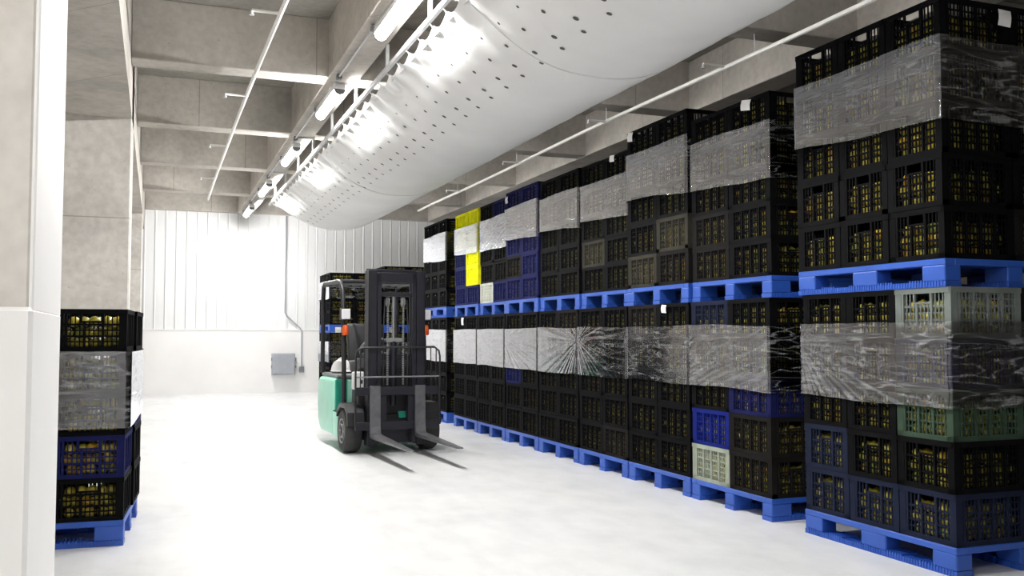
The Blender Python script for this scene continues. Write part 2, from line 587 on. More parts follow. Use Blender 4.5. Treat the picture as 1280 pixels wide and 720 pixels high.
def build_duct():
    t = thing('air_duct', 'huge white perforated fabric air duct hung below the ceiling', 'air duct', (0, 0, 0))
    NU, ys = 44, []
    y = DYA
    while y < DYB - .001:
        ys.append(y)
        y += .06
    ys.append(DYB)
    vs, fs = [], []
    for y in ys:
        vs += [duct_pt(j / NU, y) for j in range(NU + 1)]
    w = NU + 1
    for i in range(len(ys) - 1):
        for j in range(NU):
            fs.append((i * w + j, i * w + j + 1, (i + 1) * w + j + 1, (i + 1) * w + j))
    # top sheet
    o = len(vs)
    for y in ys:
        for j in range(9):
            x = DX0 + .03 + (DX1 - DX0 - .06) * j / 8
            vs.append((x, y, DTOP - .075 + .05 * math.sin(math.pi * j / 8)))
    for i in range(len(ys) - 1):
        for j in range(8):
            fs.append((o + i * 9 + j, o + (i + 1) * 9 + j, o + (i + 1) * 9 + j + 1, o + i * 9 + j + 1))
    # end sheets
    for y, rev in ((DYB, False), (DYA, True)):
        lo = [duct_pt(j / NU, y) for j in range(NU + 1)]
        o = len(vs)
        for p in lo:
            vs.append(p)
            vs.append((p[0], y, DTOP - .04))
        for j in range(NU):
            fs.append((o + 2 * j, o + 2 * j + 2, o + 2 * j + 3, o + 2 * j + 1))
    me = bpy.data.meshes.new('fabric')
    me.from_pydata(vs, [], fs)
    me.materials.append(MATS['duct_fabric'])
    me.polygons.foreach_set('use_smooth', [True] * len(fs))
    link('fabric', me, t)
    # seams
    for y in (-.1, 6.1, 12.3):
        MB().tube([tuple(Vector(duct_pt(u / 30, y)) - Vector((0, 0, .002))) for u in range(1, 30)], .007, 6).build('seam', 'duct_fabric', t, smooth=True)
    # rows of air nozzles
    mb = MB()
    rows = ((.11, .36, .013, .09), (.17, .36, .018, .27), (.24, .36, .023, .02), (.29, .36, .020, .19),
            (.89, .36, .013, .09), (.83, .36, .018, .27), (.76, .36, .023, .02))
    for u, pitch, r, ph in rows:
        y = DYA + .5 + ph
        while y < DYB - .7:
            uu = u + random.uniform(-.004, .004)
            p = Vector(duct_pt(uu, y))
            du = (Vector(duct_pt(uu + .01, y)) - Vector(duct_pt(uu - .01, y))).normalized()
            dy = Vector((0, 1, 0))
            nn = du.cross(dy).normalized()
            if nn.z > 0:
                nn = -nn
            c = p + nn * .004
            mb.add([c + (du * math.cos(a) + dy * math.sin(a)) * r for a in [2 * math.pi * i / 8 for i in range(8)]], [tuple(range(8))])
            y += pitch + random.uniform(-.01, .01)
    o = mb.build('air_nozzle_holes', 'dark_hole', t)
    o['kind'] = 'stuff'
    # rails, hooks and hangers
    for sx, x in ((-1, DX0 - .035), (1, DX1 + .035)):
        B(x - .018, x + .018, DYA, DYB + .35, DTOP - .005, DTOP + .035).build('rail', 'galvanised', t, bevel=.004, seg=1)
        hk = MB().tube([(0, 0, -.0), (-sx * .03, 0, -.03), (-sx * .04, 0, -.055)], .005, 6).mesh('hook')
        hk.materials.append(MATS['galvanised'])
        y = DYA + .36 - (DYA % .36)
        while y < DYB and y < 99:
            if y > 3 or sx > 0:
                link('hook', hk, t, (x, y, DTOP))
            y += .36 if sx < 0 else 1.44
        hm = B(-.014, .014, -.014, .014, 0, BEAM - DTOP).mesh('hanger_strut')
        hm.materials.append(MATS['galvanised'])
        am = B(-.26 if sx < 0 else -.02, .02 if sx < 0 else .26, -.02, .02, .0, .03).mesh('hanger_arm')
        am.materials.append(MATS['galvanised'])
        for k in range(-5, 4):
            y = 9.65 + 2.85 * k
            if DYA < y < DYB + .3:
                link('hanger_strut', hm, t, (x, y, DTOP))
                link('hanger_strut', hm, t, (x, y + 1.42, DTOP)) if sx < 0 and y + 1.42 < DYB else None
                link('hanger_arm', am, t, (x, y, BEAM - .03))
    capb = MB().lathe([(.001, -.035), (.028, -.03), (.034, 0), (.028, .03), (.001, .035)], 'z', n=12).mesh('bracket_knob', smooth=True)
    capb.materials.append(MATS['white_plastic'])
    for y in (5.9, 7.21, 8.5, 11.75):
        link('bracket_knob', capb, t, (DX1 + .03, y, DTOP - .045))
    return t


build_duct()

# ------------------------------------------------------------------ sprinkler pipes
def sprinkler(x, z, y0, y1, ys, dx, label):
    t = thing('sprinkler_pipe', label, 'pipe', (x, 0, z))
    pts = [(0.02 * math.sin(y * .35), y, .012 * math.sin(y * .8)) for y in np.arange(y0, y1 + .01, .5)]
    MB().tube(pts, .021, 8).build('pipe', 'pipe_white', t, smooth=True)
    for y in ys:
        px = 0.02 * math.sin(y * .35)
        b_ = MB().tube([(px, y, 0), (px + dx, y, 0.0)], .014, 8).build('branch', 'pipe_white', t, smooth=True)
        MB().lathe([(.012, -.0), (.012, -.03), (.02, -.034), (.02, -.04)], 'z', (px + dx, y, 0), 10).build('sprinkler_head', 'galvanised', b_)
    hm = MB().tube([(0, 0, 0), (0, 0, BEAM - z)], .005, 6).mesh('hanger_rod')
    hm.materials.append(MATS['galvanised'])
    for k in range(-5, 5):
        y = 9.65 + 2.85 * k
        if y0 < y < y1:
            link('hanger_rod', hm, t, (0.02 * math.sin(y * .35), y, 0))


sprinkler(.87, 3.80, -5.5, 18.9, (-1.0, 1.9, 4.7, 7.5, 10.25, 13.1, 15.9), -.22, 'thin pale sprinkler pipe beside the girder of lamps')
sprinkler(4.84, 3.71, -5.5, 18.0, (-1.2, 1.8, 4.4, 7.24, 9.63, 12.4, 15.2), -.24, 'thin pale sprinkler pipe above the long crate row')

# ------------------------------------------------------------------ things on the back wall
YW = YB - .06
t = thing('wall_conduit', 'thin grey cable conduit bending down the panel wall', 'conduit', (2.63, YW, 0))
MB().tube([(0, -.02, 3.86), (0, -.02, 1.74), (.04, -.02, 1.67), (.33, -.02, 1.40), (.37, -.02, 1.33), (.37, -.02, .56)], .013, 8).build('pipe', 'box_grey', t, smooth=True)
B(.32, .42, -.06, 0, .43, .56).build('outlet_box', 'grey_plastic', t, bevel=.01)
t = thing('electrical_box', 'grey metal electrical cabinet on the white wall', 'electrical box', (2.6, YW, .39))
B(-.245, .245, -.16, 0, 0, .46).build('case', 'box_grey', t, bevel=.012)
d = B(-.225, .225, -.175, -.16, .02, .44).build('door', 'box_grey', t, bevel=.005)
for zz in (.14, .3):
    B(-.262, -.24, -.15, -.1, zz, zz + .07).build('hinge', 'grey_plastic', t, bevel=.004)
    B(.24, .272, -.15, -.1, zz, zz + .07).build('latch', 'grey_plastic', t, bevel=.004)

# ------------------------------------------------------------------ pallets
def pallet_meshes():
    L, W, H = 1.2, 1.0, .15      # runners along x
    out = []
    deck = MB()
    deck.box(-L / 2, L / 2, -W / 2, -W / 2 + .07, .115, H)
    deck.box(-L / 2, L / 2, W / 2 - .07, W / 2, .115, H)
    deck.box(-L / 2, -L / 2 + .07, -W / 2 + .07, W / 2 - .07, .115, H)
    deck.box(L / 2 - .07, L / 2, -W / 2 + .07, W / 2 - .07, .115, H)
    for i in range(7):
        y = -W / 2 + .07 + (W - .14) * (i + .5) / 7
        deck.box(-L / 2 + .07, L / 2 - .07, y - .045, y + .045, .12, H)
    for i in range(9):
        x = -L / 2 + .07 + (L - .14) * (i + .5) / 9
        deck.box(x - .02, x + .02, -W / 2 + .07, W / 2 - .07, .118, .140)
    out.append(('deck', deck.mesh('deck', .004, 1), [(0, 0)]))
    # three runners
    run = MB().box(-L / 2, L / 2, -.055, .055, 0, .03)
    for i in range(58):
        x = -L / 2 + .02 + i * .02
        run.box(x, x + .009, -.0585, .0585, .004, .04 if (i // 6) % 2 else .032)
    rm = run.mesh('runner')
    bm_ = MB().box(-.08, .08, -.055, .055, .03, .117)
    bl = bm_.mesh('block', .008, 2)
    mid = MB().box(-.1, .1, -.055, .055, .03, .117).mesh('block', .008, 2)
    ys = (-W / 2 + .056, 0, W / 2 - .056)
    out.append(('runner', rm, [(0, y) for y in ys]))
    out.append(('block', bl, [(s_ * (L / 2 - .081), y) for y in ys for s_ in (-1, 1)]))
    out.append(('block', mid, [(0, y) for y in ys]))
    for _, m, _ in out:
        m.materials.append(MATS['pallet_blue'])
    return out


PAL = pallet_meshes()


def pallet(x, y, z, rz, label, group):
    t = thing('plastic_pallet', label, 'pallet', (x, y, z), rz, group)
    for nm, me, spots in PAL:
        for (a, b_) in spots:
            link(nm, me, t, (a, b_, 0))
    return t


# ------------------------------------------------------------------ crates
CL, CW, CH = .492, .392, .266        # long, short, height


def side_panel(w, nb, ribs, handle):
    """lattice of one side, centred on x, face at y=0 going inward +y"""
    m = MB()
    zb, zt = .027, CH - .029
    n = nb
    for i in range(n):
        x = -w / 2 + w * (i + .5) / n
        thick = .0065 if i % ribs else .014
        dep = .008 if i % ribs else .014
        y_ = 0.002 if i % ribs else -.003
        if handle and abs(x) < .055:
            m.box(x - thick / 2, x + thick / 2, y_, dep, zb, zt - .052)
        else:
            m.box(x - thick / 2, x + thick / 2, y_, dep, zb, zt)
    for z in (.022 + .072, .022 + .146):
        m.box(-w / 2, w / 2, .004, .012, z - .006, z + .006)
    for z in (.022 + .037, .022 + .109, .022 + .183):
        if handle and z > .19:
            continue
        m.box(-w / 2, w / 2, .005, .010, z - .0045, z + .0045)
    if handle:
        m.box(-.062, .062, .0, .012, zt - .058, zt - .046)
        m.box(-.062, -.052, .0, .012, zt - .05, zt)
        m.box(.052, .062, .0, .012, zt - .05, zt)
    return m


def frame_mb(hx, hy):
    m = MB()
    c = .044
    for sx in (-1, 1):
        for sy in (-1, 1):
            xa, xb = sorted((sx * hx, sx * (hx - c)))
            ya, yb = sorted((sy * hy, sy * (hy - .012)))
            m.box(xa, xb, ya, yb, 0, CH)
            xa, xb = sorted((sx * hx, sx * (hx - .012)))
            ya, yb = sorted((sy * (hy - .012), sy * (hy - c)))
            m.box(xa, xb, ya, yb, 0, CH)
    # top rim (flange) and bottom rim
    for z0, z1, e in ((CH - .03, CH, .003), (0, .028, .0)):
        m.box(-hx - e, hx + e, -hy - e, -hy + .012, z0, z1)
        m.box(-hx - e, hx + e, hy - .012, hy + e, z0, z1)
        m.box(-hx - e, -hx + .012, -hy, hy, z0, z1)
        m.box(hx - .012, hx + e, -hy, hy, z0, z1)
    m.box(-hx + .01, hx - .01, -hy + .01, hy - .01, .004, .010)
    return m


HX, HY = CL / 2, CW / 2      # long side along x
FR = frame_mb(HX, HY).mesh('fruit_crate')
PL = side_panel(CL - .088, 16, 4, False).mesh('lattice_panel')
PS = side_panel(CW - .088, 12, 4, True).mesh('lattice_panel')
PLACES = [(PL, (0, -HY, 0), 0.0), (PL, (0, HY, 0), math.pi), (PS, (HX, 0, 0), math.pi / 2), (PS, (-HX, 0, 0), -math.pi / 2)]


def joined_crate():
    bm = bmesh.new()
    bm.from_mesh(FR)
    for me, loc, rz in PLACES:
        tmp = bmesh.new()
        tmp.from_mesh(me)
        tmp.transform(Matrix.Translation(loc) @ Matrix.Rotation(rz, 4, 'Z'))
        m2 = bpy.data.meshes.new('tmp')
        tmp.to_mesh(m2)
        tmp.free()
        bm.from_mesh(m2)
        bpy.data.meshes.remove(m2)
    me = bpy.data.meshes.new('fruit_crate')
    bm.to_mesh(me)
    bm.free()
    return me


JC = joined_crate()
_cc = {}


def cmesh(base, colour):
    k = (base, colour)
    if k not in _cc:
        m = base.copy()
        m.materials.clear()
        m.materials.append(MATS['crate_' + colour])
        _cc[k] = m
    return _cc[k]


CNAME = {'white': 'off-white', 'black': 'black', 'charcoal': 'dark charcoal', 'navy': 'navy blue', 'blue': 'bright blue', 'grey': 'pale grey',
         'pale': 'cream grey', 'green': 'green', 'yellow': 'yellow', 'olive': 'olive grey', 'slate': 'slate blue'}
rear_bits = []        # crates inside the stacks, hidden by the outer ones
fruit_pts = []        # centres of the fruit that becomes one mesh
solo_fruit = []


def crate(x, y, z, rz, hs, colour, label, group, parts):
    me = FR if parts else JC
    o = link('fruit_crate', cmesh(me, colour), None, (x, y, z), rz)
    o.scale = (1, 1, hs)
    tag(o, label, 'crate', group)
    if parts:
        for me, loc, r in PLACES:
            c = link('lattice_panel', cmesh(me, colour), o, loc, r)
    return o


FRAD = .036


def fill(x, y, z, rz, hs, faces, solo='', rows=3):
    """fruit lying against the given faces of a crate (local faces '-y','+y','-x','+x')"""
    ca, sa = math.cos(rz), math.sin(rz)
    top = CH * hs - .02
    for fc in faces:
        half = (HX if fc[1] == 'y' else HY) - .05
        dep = (HY if fc[1] == 'y' else HX) - .016
        n = int(2 * half / .069) + 1
        for layer in range(2):
            for k in range(rows + 1):
                zz = .012 + FRAD + k * .063
                if zz + FRAD > top + .006:
                    break
                for i in range(n):
                    if k == rows and random.random() < .4:
                        continue
                    if layer and (solo or random.random() < .4):
                        continue
                    r = FRAD * random.uniform(.86, 1.03)
                    a = -half + 2 * half * (i + (.25 if k % 2 else -.25) + .5) / n + random.uniform(-.006, .006)
                    d = dep - r - layer * .062 - random.uniform(0, .006)
                    sgn = -1 if fc[0] == '-' else 1
                    lx, ly = (a, sgn * d) if fc[1] == 'y' else (sgn * d, a)
                    p = (x + ca * lx - sa * ly, y + sa * lx + ca * ly, z + zz + random.uniform(-.004, .004), r)
                    if solo:
                        solo_fruit.append((*p, solo))
                    else:
                        fruit_pts.append(p)


# ------------------------------------------------------------------ stretch film
def film(name_label, x0, x1, y0, y1, z0, z1, style, seed, group, base=.22):
    """band round a load; s runs from the far aisle corner to the near aisle corner and on round"""
    cs = [(x0, y1), (x0, y0), (x1, y0), (x1, y1)]
    nrm = [(-1, 0), (0, -1), (1, 0), (0, 1)]
    fancy = style in ('fan_far', 'fan_near', 'arch')
    NT = 64 if fancy else 26
    cols = []
    s = 0
    for q in range(4):
        a, b_ = cs[q], cs[(q + 1) % 4]
        L = math.hypot(b_[0] - a[0], b_[1] - a[1])
        n = int(L * ((110 if fancy and q == 0 else 64) if q < 2 else 16))
        for i in range(n):
            f = i / n
            cols.append((a[0] + (b_[0] - a[0]) * f, a[1] + (b_[1] - a[1]) * f, nrm[q], s + L * f, f, q))
        s += L
    cx, cy = (x0 + x1) / 2, (y0 + y1) / 2
    vs, den, uvs = [], [], []
    LA = y1 - y0
    for (x, y, nr, ss, f, q) in cols:
        w0 = .022 * mnoise.noise((ss * 1.6, seed, 0)) + .003 * mnoise.noise((ss * 7, seed, 5))
        w1 = .022 * mnoise.noise((ss * 1.3, seed + 9, 0)) + .003 * mnoise.noise((ss * 8, seed, 7))
        za, zb = z0 + w0, z1 + w1
        if style == 'slant':
            za += .05 * (1 - f if q == 0 else 0)
        corner = max(0, 1 - min(f, 1 - f) * 14)
        for j in range(NT + 1):
            tt = j / NT
            z = za + (zb - za) * tt
            # elongated creases
            cr = mnoise.noise((ss * 1.4 + seed * 3.3, tt * 13, seed)) * .6 + mnoise.noise((ss * 2.2, tt * 26, seed + 2)) * .4
            off = .005 + .0016 * cr
            d = base + .30 * max(0, cr)
            edge = max(0, 1 - min(tt, 1 - tt) * 26 / 1.6)
            d += .22 * edge + .25 * corner * (0.5 + .5 * mnoise.noise((z * 60, seed, 1)))
            if q == 0 and style in ('fan_far', 'fan_near'):
                sx = (f if style == 'fan_far' else 1 - f) * LA
                dz = (tt - .72) * (z1 - z0)
                ang = math.atan2(dz, sx + .02)
                rad = math.hypot(dz, sx + .02)
                st = mnoise.noise((ang * 16, seed, rad * 1.2)) + .6 * mnoise.noise((ang * 45, seed + 4, rad * 2))
                fall = math.exp(-rad * 1.3)
                r1 = max(0, 1 - abs(mnoise.noise((ang * 11, seed, rad * .9))) * 9)
                r2 = max(0, 1 - abs(mnoise.noise((ang * 26, seed + 8, rad * 1.4))) * 5)
                d = base * .6 + (.75 * r1 + .4 * r2) * (.45 + .9 * fall) + .9 * max(0, 1 - rad / .08) + .25 * edge
                if ang < -.62 and tt > .16:
                    d *= .3
                off += .0028 * st
            if q == 0 and style == 'arch':
                # film lifted from the far lower corner to the near upper corner
                line = .15 + .75 * f
                k = tt - line
                st = mnoise.noise((k * 22, f * 3, seed))
                r1 = max(0, 1 - abs(mnoise.noise((k * 13, f * 2.2, seed))) * 9)
                d = base * .8 + ((.7 * r1 + .3 * max(0, st)) if k > -.1 else .03) + .8 * max(0, 1 - abs(k) / .03) + .25 * edge
                off += .0028 * st
            vs.append((x + nr[0] * off, y + nr[1] * off, z))
            den.append(min(1.0, max(.02, d)))
            uvs.append((ss, tt * (z1 - z0)))
    n = len(cols)
    w = NT + 1
    fs = []
    for i in range(n):
        i2 = (i + 1) % n
        for j in range(NT):
            fs.append((i * w + j, i2 * w + j, i2 * w + j + 1, i * w + j + 1))
    ox, oy, oz = cx, cy, z0
    me = bpy.data.meshes.new('stretch_film')
    me.from_pydata([(a - ox, b_ - oy, c - oz) for a, b_, c in vs], [], fs)
    me.polygons.foreach_set('use_smooth', [True] * len(fs))
    at = me.attributes.new('density', 'FLOAT', 'POINT')
    at.data.foreach_set('value', den)
    ul = me.uv_layers.new(name='UVMap')
    li = np.empty(len(me.loops), dtype=np.int32)
    me.loops.foreach_get('vertex_index', li)
    ul.data.foreach_set('uv', np.array(uvs, dtype=np.float32)[li].ravel())
    me.materials.append(MATS['stretch_film'])
    o = link('stretch_film', me, None, (ox, oy, oz))
    return tag(o, name_label, 'plastic film', group)


def rot_about(o, cx, cy, a):
    v = Vector((o.location.x - cx, o.location.y - cy, 0))
    v.rotate(Matrix.Rotation(a, 3, 'Z'))
    o.location.x, o.location.y = cx + v.x, cy + v.y
    o.rotation_euler.z += a


# ------------------------------------------------------------------ the long row of loads
AX = 3.86             # aisle face
# stack: number (1 nearest viewer end), y near, y far, aisle columns
ROW = {1: (3.74, 4.94), 9: (12.77, 13.97)}
for i in range(7):
    ROW[i + 2] = (5.28 + 1.024 * i, 6.28 + 1.024 * i)
ORD = {9: 'first', 8: 'second', 7: 'third', 6: 'fourth', 5: 'fifth', 4: 'sixth', 3: 'seventh', 2: 'eighth', 1: 'ninth'}
ORD_L = ('first', 'second', 'third', 'fourth', 'fifth')
UP_H = {1: .281, 2: .253, 3: .275, 4: .248, 5: .250, 6: .255, 7: .249, 8: .249, 9: .252}
DXU = {1: .0, 2: .02, 3: .0, 4: .03, 5: .02, 6: .0, 7: .03, 8: .01, 9: -.01}
COLOUR = {
    # (stack, level, column from the far end, layer from the pallet)
    (1, 0, 2, 0): 'slate', (1, 0, 2, 2): 'green', (1, 0, 2, 3): 'navy', (1, 0, 2, 4): 'grey',
    (1, 0, 0, 0): 'slate', (1, 0, 1, 0): 'slate', (1, 0, 0, 1): 'slate', (1, 0, 0, 3): 'charcoal',
    (2, 0, 0, 0): 'pale', (2, 0, 0, 1): 'blue', (2, 0, 1, 0): 'charcoal', (2, 0, 1, 1): 'charcoal', (2, 0, 1, 2): 'navy',
    (2, 0, 0, 4): 'slate', (2, 1, 0, 0): 'charcoal', (2, 1, 0, 1): 'charcoal',
    (3, 1, 1, 1): 'olive', (3, 1, 0, 0): 'olive', (3, 1, 1, 0): 'charcoal', (4, 1, 0, 1): 'olive', (4, 1, 1, 3): 'charcoal',
    (6, 1, 0, 0): 'navy', (6, 1, 1, 0): 'navy', (6, 1, 1, 1): 'navy', (6, 1, 1, 2): 'navy', (6, 1, 0, 1): 'charcoal',
    (6, 1, 0, 2): 'navy', (6, 1, 0, 3): 'navy', (6, 1, 1, 3): 'navy', (6, 1, 0, 4): 'navy', (6, 1, 1, 4): 'navy',
    (7, 1, 0, 0): 'white', (7, 1, 1, 0): 'navy', (7, 1, 1, 4): 'navy', (7, 1, 1, 3): 'navy',
    (8, 1, 0, 4): 'yellow', (8, 1, 1, 4): 'yellow', (8, 1, 0, 3): 'yellow', (8, 1, 1, 3): 'yellow', (8, 1, 1, 2): 'yellow',
    (8, 1, 1, 1): 'yellow', (8, 1, 0, 0): 'navy', (8, 1, 1, 0): 'navy', (8, 1, 0, 1): 'navy', (8, 1, 0, 2): 'navy',
    (6, 0, 0, 2): 'navy', (5, 0, 1, 4): 'charcoal', (3, 0, 0, 4): 'charcoal', (4, 0, 1, 0): 'charcoal',
}
LVL = ('lower', 'upper')
for n in range(1, 10):
    y0, y1 = ROW[n]
    wide = n in (1, 9)            # long pallet side along the aisle: three short crate ends
    nc = 3 if wide else 2
    for lv in (0, 1):
        zp = 0.0 if lv == 0 else 1.5
        pitch = .27 if lv == 0 else UP_H[n]
        dx = 0 if lv == 0 else DXU[n]
        dy = 0 if lv == 0 else (.03 if n == 1 else random.uniform(-.003, .003))
        depth = 1.0 if wide else 1.2
        x0, x1 = AX + dx, AX + dx + depth
        Y0, Y1 = y0 + dy, y1 + dy
        where = ('on the floor under the ' if lv == 0 else 'raised between both loads of the ')
        pallet((x0 + x1) / 2, (Y0 + Y1) / 2, zp, (math.pi / 2 if wide else 0),
               f'blue plastic pallet {where}{ORD[n]} row stack from back wall', 'blue pallets of the long row')
        hs = (pitch - .001) / CH
        ny = nc
        nx = 2 if wide else 3
        sx_, sy_ = depth / nx, (Y1 - Y0) / ny
        for L in range(5):
            z = zp + .151 + L * pitch
            jx, jy = random.uniform(-.005, .005), random.uniform(-.0015, .0015)
            for cI in range(ny):         # from the far end
                yc = (Y0 + Y1) / 2 + (1 - .004 * (not wide)) * ((Y1 - Y0) / 2 - sy_ * (cI + .5)) + jy
                for dI in range(nx):
                    xc = x0 + sx_ * (dI + .5) + (jx if dI == 0 else abs(jx)) + random.uniform(-.002, .002)
                    # crate long axis: depth if wide, along the aisle otherwise
                    rz = (0 if wide else math.pi / 2) + random.uniform(-.003, .003)
                    near_end = (cI == ny - 1)
                    seen = dI == 0 or (near_end and n in (1, 2)) or (near_end and n == 9 and dI == 1)
                    if not seen:
                        rear_bits.append((xc, yc, z, rz, hs))
                        continue
                    col = COLOUR.get((n, lv, cI, L), 'black') if dI == 0 else random.choice(('black', 'black', 'charcoal'))
                    which = f'{ORD_L[cI]} aisle column' if dI == 0 else f'{ORD_L[dI]} end column'
                    lab = f'{CNAME[col]} crate, {ORD_L[L]} layer, {which}, {LVL[lv]} load, {ORD[n]} row stack from back wall'
                    crate(xc, yc, z, rz, hs, col, lab, 'fruit crates of the long row', n <= 2)
                    faces = []
                    if dI == 0:
                        faces.append('-x' if wide else '+y')      # aisle side
                    if near_end and n in (1, 2, 9):
                        faces.append('-y' if wide else '-x')
                    solo = (n == 1 and lv == 1 and L < 3 and dI == 0)
                    if solo:
                        fill(xc, yc, z, rz, hs, [faces[0]], f'{ORD_L[L]} layer crate, {ORD_L[cI]} aisle column, ninth row stack upper load')
                        fill(xc, yc, z, rz, hs, faces[1:])
                    else:
                        fill(xc, yc, z, rz, hs, faces)
        # film
        st = {(1, 0): 'fan_far', (2, 0): 'arch', (4, 0): 'fan_far', (5, 0): 'fan_near', (6, 0): 'fan_far', (7, 1): 'arch'}.get((n, lv), 'slant' if lv else 'plain')
        h0 = zp + .15 + pitch * 5 * (.525 if lv else .53)
        h1 = zp + .15 + pitch * 5 * (.85 if lv else .865)
        film(f'clear stretch film band round the {LVL[lv]} load, {ORD[n]} row stack from back wall',
             x0 - .008, x1 + .008, Y0 - .001, Y1 + .001, h0, h1, st, n * 1.7 + lv * 20, 'stretch film bands of the row',
             base=.23 if n < 5 else .34)

# ------------------------------------------------------------------ small stack by the pillar
t0 = (-.16, 6.07)
a = -R(3.5)
cx0, cy0 = t0[0] - .6 * math.cos(a) - .5 * math.sin(a), t0[1] - .6 * math.sin(a) + .5 * math.cos(a)
pallet(cx0, cy0, 0, a, 'blue plastic pallet under the small crate stack beside the pillars', 'blue pallet by the pillars')
LC = ['charcoal', 'blue', 'black', 'black', 'black']
for L in range(5):
    for i in range(3):
        for j in range(2):
            lx, ly = .4 - .4 * i, -.25 + .5 * j
            X, Y = cx0 + lx * math.cos(a) - ly * math.sin(a), cy0 + lx * math.sin(a) + ly * math.cos(a)
            if j == 1:
                X += .015
            z = .151 + L * .25
            hs = .249 / CH
            rz = a + math.pi / 2
            if i == 0 or (i == 1 and j == 0):
                col = {1: 'navy'}.get(L, 'black') if i == 0 and j == 0 else ('navy' if L == 2 and i == 0 else 'black')
                w = ('front pillar-stack corner' if (i, j) == (0, 0) else 'wall-end aisle side' if i == 0 else 'front inner side')
                crate(X, Y, z, rz, hs, col, f'{CNAME[col]} crate, {ORD_L[L]} layer, {w} of the small stack by the pillars',
                      'fruit crates of the small stack', True)
                if i == 0 and j == 0:
                    fill(X, Y, z, rz, hs, ['-x'], f'{ORD_L[L]} layer front corner crate, small stack by pillars', 3)
                    fill(X, Y, z, rz, hs, ['-y'])
                else:
                    fill(X, Y, z, rz, hs, ['-x'] if j == 0 else ['-y'])
            else:
                rear_bits.append((X, Y, z, rz, hs))
f_ = film('clear stretch film band round the small crate stack by the pillars', cx0 - .6 - .012, cx0 + .6 + .02, cy0 - .512, cy0 + .512,
          .15 + .25 * 2.2, .15 + .25 * 4.02, 'plain', 55.5, 'stretch film by the pillars', base=.30)
f_.rotation_euler.z = a

# ------------------------------------------------------------------ double stacks behind the forklift
for si, (bx, pu, nu, word) in enumerate(((3.10, .25, 4, 'nearer the electrical box'), (4.16, .23, 5, 'farther from the electrical box'))):
    yb = 18.0
    for lv in (0, 1):
        zp = 0 if lv == 0 else .151 + 5 * .229 + .001
        pitch, nl = (.229, 5) if lv == 0 else (pu, nu)
        pallet(bx + .5, yb + .6, zp, math.pi / 2, f'blue plastic pallet, {LVL[lv]} one of the end-wall stack {word}', 'blue pallets by the end wall')
        for L in range(nl):
            for i in range(2):
                for j in range(3):
                    X, Y, z = bx + .25 + .5 * i, yb + .2 + .4 * j, zp + .151 + L * pitch
                    hs = (pitch - .001) / CH
                    if j == 0:
                        crate(X, Y, z, 0, hs, 'black',
                              f'black crate, {ORD_L[L]} layer, {("box-side", "row-side")[i]} column, {LVL[lv]} load, end-wall stack {word}',
                              'fruit crates by the end wall', False)
                        fill(X, Y, z, 0, hs, ['-y'])
                    else:
                        rear_bits.append((X, Y, z, 0, hs))
        film(f'clear stretch film band, {LVL[lv]} load, end-wall stack {word}', bx - .012, bx + 1.012, yb - .012, yb + 1.212,
             zp + .15 + nl * pitch * .5, zp + .15 + nl * pitch * .85, 'plain', 70 + si * 3 + lv, 'stretch film by the end wall', base=.4)

# crates hidden behind the visible ones: one object
jv = np.empty(len(JC.vertices) * 3, dtype=np.float32)
JC.vertices.foreach_get('co', jv)
jv = jv.reshape(-1, 3)
nq = np.array([p.vertices[:] for p in JC.polygons], dtype=np.int32)
allv, allf = [], []
for k, (x, y, z, rz, hs) in enumerate(rear_bits):
    c, s_ = math.cos(rz), math.sin(rz)
    v = jv * np.array([1, 1, hs])
    allv.append(np.stack([v[:, 0] * c - v[:, 1] * s_ + x, v[:, 0] * s_ + v[:, 1] * c + y, v[:, 2] + z], 1))
    allf.append(nq + k * len(jv))
V, Q = np.concatenate(allv), np.concatenate(allf)
me = bpy.data.meshes.new('stacked_crates')
me.vertices.add(len(V))
me.vertices.foreach_set('co', V.astype(np.float32).ravel())
me.loops.add(Q.size)
me.loops.foreach_set('vertex_index', Q.ravel())
me.polygons.add(len(Q))
me.polygons.foreach_set('loop_start', np.arange(0, Q.size, Q.shape[1]))
me.update(calc_edges=True)
me.materials.append(MATS['crate_black'])
o = link('stacked_crates', me)
o['kind'] = 'stuff'
tag(o, 'black fruit crates inside the stacks, hidden behind the outer ones', 'crates')

# ------------------------------------------------------------------ fruit
bm = bmesh.new()
bmesh.ops.create_icosphere(bm, subdivisions=2, radius=1.0)
ico = bpy.data.meshes.new('fruit')
bm.to_mesh(ico)
bm.free()
ico.polygons.foreach_set('use_smooth', [True] * len(ico.polygons))
FM = []
for k, nm in enumerate(('fruit_olive', 'fruit_yellow', 'fruit_green', 'fruit_olive', 'fruit_yellow', 'fruit_amber')):
    m = ico.copy()
    m.materials.append(MATS[nm])
    FM.append(m)
FMN = ('olive yellow', 'yellow', 'green', 'olive yellow', 'yellow', 'amber')
for (x, y, z, r, place) in solo_fruit:
    k = random.choice((0, 0, 1, 1, 2, 3, 4, 5))
    o = link('round_fruit', FM[k], None, (x, y, z))
    o.scale = (r, r, r * .94)
    tag(o, f'{FMN[k]} fruit in {place}', 'fruit', f'{FMN[k]} fruit, {place}')
bm = bmesh.new()
bmesh.ops.create_icosphere(bm, subdivisions=1, radius=1.0)
ic1 = bpy.data.meshes.new('f1')
bm.to_mesh(ic1)
bm.free()
iv = np.array([v.co[:] for v in ic1.vertices])
fq = np.array([p.vertices[:] for p in ic1.polygons], dtype=np.int32)
P = np.array(fruit_pts)
V = (iv[None] * P[:, None, 3:4] + P[:, None, :3]).reshape(-1, 3)
Q = (fq[None] + (np.arange(len(P)) * len(iv))[:, None, None]).reshape(-1, 3)
me = bpy.data.meshes.new('packed_fruit')
me.vertices.add(len(V))
me.vertices.foreach_set('co', V.astype(np.float32).ravel())
me.loops.add(Q.size)
me.loops.foreach_set('vertex_index', Q.astype(np.int32).ravel())
